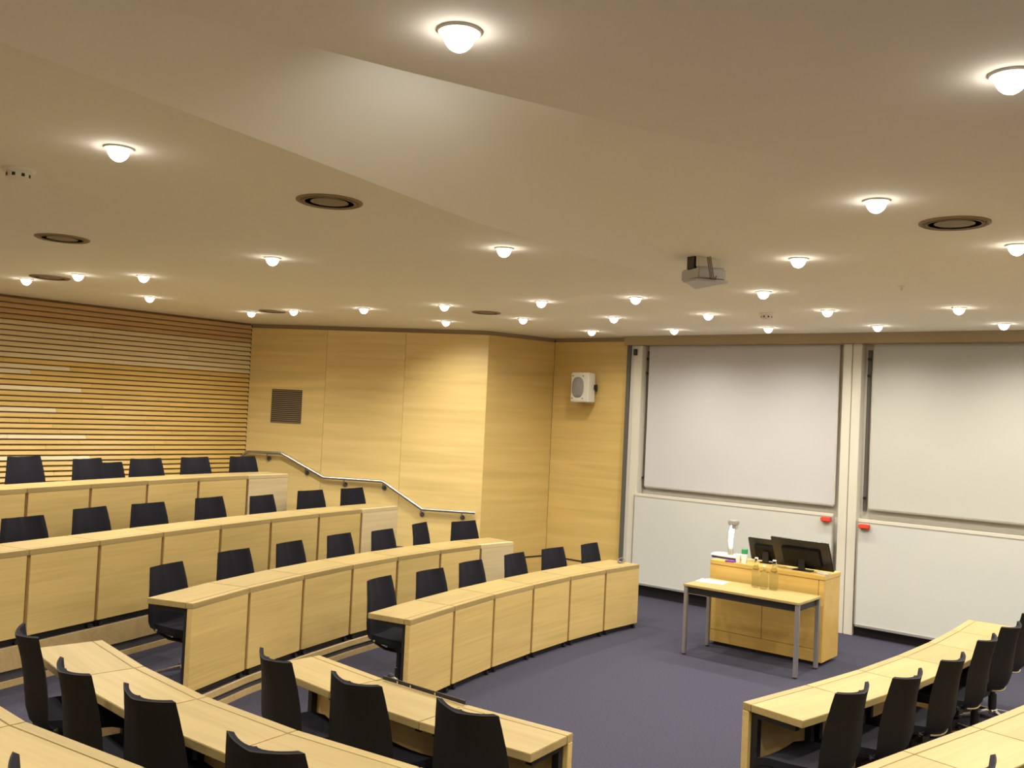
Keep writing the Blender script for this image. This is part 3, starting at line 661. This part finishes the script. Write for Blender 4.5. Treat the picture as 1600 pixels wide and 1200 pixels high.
# ------------------------------------------------------------------ chairs (local +y is where the sitter looks)
def chair_proto():
    t = thing('swivel_chair', '', 'chair')
    prof = [(-0.165, 0.425), (-0.205, 0.470), (-0.222, 0.53), (-0.232, 0.61), (-0.243, 0.70), (-0.262, 0.80), (-0.285, 0.885), (-0.303, 0.945)]
    wid = [0.205, 0.232, 0.243, 0.245, 0.236, 0.220, 0.204, 0.190]
    def at(v):
        f = v*(len(prof)-1); i = min(int(f), len(prof)-2); s_ = f-i
        y = prof[i][0]*(1-s_)+prof[i+1][0]*s_; z_ = prof[i][1]*(1-s_)+prof[i+1][1]*s_
        return y, z_, wid[i]*(1-s_)+wid[i+1]*s_, prof[i+1][0]-prof[i][0], prof[i+1][1]-prof[i][1]
    def back(off):
        def fn(u, v):
            y, z_, w_, dy, dz = at(v)
            cu = 0.062*(0.55+0.45*v)
            # rounded lower corners, lifted upper corners
            z_ += 0.030*max(0, 0.25-v)*4*abs(u)**3 + 0.012*v**6*u*u
            nn = Vector((-2*cu*u/w_*0.8, dz, -dy)).normalized()
            p = Vector((w_*u, y+cu*u*u, z_))+nn*off
            return p, nn
        return fn
    MB().shell(back(0.004), 14, 14, 0.030).build('backrest', m_fabric, t, smooth=True)
    MB().shell(back(-0.014), 14, 14, 0.010).build('back_shell', m_shell, t, smooth=True)
    def seat(off):
        def fn(u, v):
            y = -0.175+0.41*v; w_ = 0.20+0.045*math.sin(min(1, v*1.6)*math.pi/2)-0.02*max(0, v-0.8)*5*abs(u)**2
            z_ = 0.452+0.018*u*u-0.030*max(0, v-0.78)*4.5+0.012*(1-v)+off
            return (w_*u, y, z_), (0, 0, 1)
        return fn
    MB().shell(seat(0), 10, 10, 0.045).build('seat', m_fabric, t, smooth=True)
    MB().shell(seat(-0.032), 10, 10, 0.014).build('seat_shell', m_shell, t, smooth=True)
    # polished bow under the rear of the shell, struts down to the column
    bow = [(0.225*s_, -0.185+0.07*s_*s_-0.015, 0.428+0.03*abs(s_)**2) for s_ in [-1, -.75, -.5, -.25, 0, .25, .5, .75, 1]]
    MB().tube(bow, 0.009, 8).build('rear_bow', m_chrome, t, smooth=True)
    for s_ in (-1, 1):
        MB().tube([(0.215*s_, -0.13, 0.445), (0.15*s_, -0.06, 0.385), (0.04*s_, 0.0, 0.345)], [0.011, 0.013, 0.014], 8).build('strut', m_black, t, smooth=True)
    MB().box(-0.07, 0.07, -0.09, 0.10, 0.345, 0.405).build('tilt_mechanism', m_black, t, bevel=0.008)
    MB().lathe([(0.034, 0.07), (0.034, 0.20), (0.024, 0.205), (0.024, 0.345)], 16).build('column', m_black, t, smooth=True)
    MB().lathe([(0.045, 0.045), (0.048, 0.07), (0.040, 0.085), (0.034, 0.088)], 18).build('hub', m_chrome, t, smooth=True)
    legm = MB().add([(-0.020, 0.03, 0.05), (0.020, 0.03, 0.05), (0.020, 0.03, 0.082), (-0.020, 0.03, 0.082),
                     (-0.014, 0.31, 0.016), (0.014, 0.31, 0.016), (0.014, 0.31, 0.036), (-0.014, 0.31, 0.036)],
                    [(0, 1, 2, 3), (7, 6, 5, 4), (0, 4, 5, 1), (1, 5, 6, 2), (2, 6, 7, 3), (3, 7, 4, 0)]).mesh('leg', m_chrome, bevel=0.004)
    ftm = MB().lathe([(0.018, 0), (0.02, 0.003), (0.016, 0.016), (0.002, 0.017)], 12, 0, 0.295).mesh('glide', m_black)
    for k in range(4):
        o = bpy.data.objects.new('leg', legm); C.objects.link(o); o.parent = t; o.rotation_euler = (0, 0, R(45+90*k))
        f = bpy.data.objects.new('glide', ftm); C.objects.link(f); f.parent = o
    return t
ch0 = chair_proto(); first = [True]
def chair(topx, topy, z0, face, label, group, dz=0.0):
    """top of the back stands over (topx, topy); face = heading of the sitter in degrees, 0 = +x"""
    if first[0]: o = ch0; first[0] = False
    else: o = copy_tree(ch0)
    a = R(face); o.location = (topx+math.cos(a)*0.25, topy+math.sin(a)*0.25, z0)
    o.rotation_euler = (0, 0, a-math.pi/2); tag(o, label, 'chair', group)
    if dz:
        for c in o.children:
            if c.name.split('.')[0] in ('backrest', 'back_shell', 'seat', 'seat_shell', 'rear_bow', 'strut', 'tilt_mechanism', 'column'): c.location.z += dz
    return o
def face_row(line, x, y, sgn):
    best = min(range(len(line)-1), key=lambda i: (line[i][0]+line[i+1][0]-2*x)**2+(line[i][1]+line[i+1][1]-2*y)**2)
    a, b = line[best], line[best+1]
    return math.degrees(math.atan2((b[1]-a[1]), (b[0]-a[0])))+sgn*90
rows_c = [
    ('front row of the left block', 'black chairs of the left front row', ROW_A, 0, -1, 1, [(-6.33, 6.01), (-6.49, 6.84), (-6.60, 7.57), (-6.67, 8.39), (-6.68, 9.13), (-6.64, 9.84)], [4, -5, 0, 3, -2, 8]),
    ('second row of the left block', 'black chairs of the left second row', ROW_B, T1, -1, 1, [(-7.41, 4.53), (-7.75, 5.44), (-7.90, 6.21), (-8.08, 7.03), (-8.10, 7.70), (-8.31, 8.53), (-8.19, 9.22)], [0, -4, 2, 3, 6, 19, 0]),
    ('third row of the left block', 'black chairs of the left third row', ROW_C, T2, -1, 1, [(-8.68, 3.87), (-9.09, 4.69), (-9.23, 5.39), (-9.47, 6.28), (-9.42, 6.96), (-9.70, 7.92), (-9.75, 8.67)], [0, 3, -3, 0, 4, -2, 0]),
    ('topmost row of the left block', 'black chairs of the left top row', ROW_D, T3, -1, 1, [(-11.55, 5.12), (-11.10, 5.66), (-11.00, 6.36), (-11.16, 7.15), (-11.22, 7.94)], [0, 4, -6, 0, 2]),
    ('centre block front row', 'black chairs of the centre front row', ROW_N1, 0, 1, 1, [(-4.89, 3.78), (-4.17, 3.81), (-3.38, 3.90)], [-6, 0, -4]),
    ('centre block second row', 'black chairs of the centre second row', ROW_N2, T1, 1, 1, [(-5.83, 2.68), (-4.93, 2.51), (-4.27, 2.55), (-3.33, 2.54)], [-4, -2, 0, 2]),
    ('right block front row', 'black chairs of the right front row', ROW_R1, 0, 1, 1, [(-2.01, 5.95), (-1.87, 6.59), (-1.78, 7.34), (-1.76, 8.25), (-1.73, 8.97), (-1.76, 9.80)], [4, 2, 0, 0, -6, 0])]
for where, grp, line, z0, sgn, _, pos, jit in rows_c:
    dz = 0.0 if 'topmost' in where else -0.03 if 'left' in where else 0.07 if where == 'centre block second row' else 0.05
    for i, (x, y) in enumerate(pos):
        s_ = (1.53-dz-z0)/(1.58-z0); x *= s_; y *= s_
        f = face_row(line, x, y, sgn)+jit[i]
        if where.startswith('centre'): lab = 'black swivel chair seen from behind, %s, %s from the left' % (where, ORD[i] if i else 'first')
        else: lab = 'black swivel chair at the %s, %s from its near end' % (where, ORD[i] if i else 'first')
        chair(x, y, z0, f, lab, grp, dz)
# further singles
chair(-11.35, 6.04, T3, 4, 'black chair turned away against the slatted wall, low between two top row chairs', 'black chairs of the left top row', dz=-0.12)
for i, (x, y, f) in enumerate([(-0.95, 4.27, 166), (-0.72, 5.10, 168), (-0.56, 5.85, 170), (-0.43, 6.60, 172), (-0.33, 7.30, 174)]):
    chair(x, y, T1, f, 'black swivel chair at the right block second row, %s from its near end' % (ORD[i] if i else 'first'), 'black chairs of the right second row', 0.05)
for x, y, f, lab in [(-2.60, 1.25, 88, 'black swivel chair at the nearest row, only its back corner showing at the bottom left'),
                     (-5.55, 1.16, 92, 'black swivel chair of the nearest row outside the left picture edge')]:
    chair(x, y, T2, f, lab, 'black chairs of the nearest row', 0.05)

# small grey coil of cable left on the far desk of the front left row
cc = thing('cable_coil', 'small coil of grey cable behind the last chair of the front left row', 'cable', (-6.02, 9.62, 0.74), 0)
mb = MB()
for k in range(2):
    mb.tube([(0.045*math.cos(a)*(1-0.15*k), 0.03*math.sin(a), 0.028+0.022*math.sin(a)+0.008*k) for a in [2*math.pi*i/16 for i in range(17)]], 0.006, 6)
mb.build('coil', m_cable, cc)
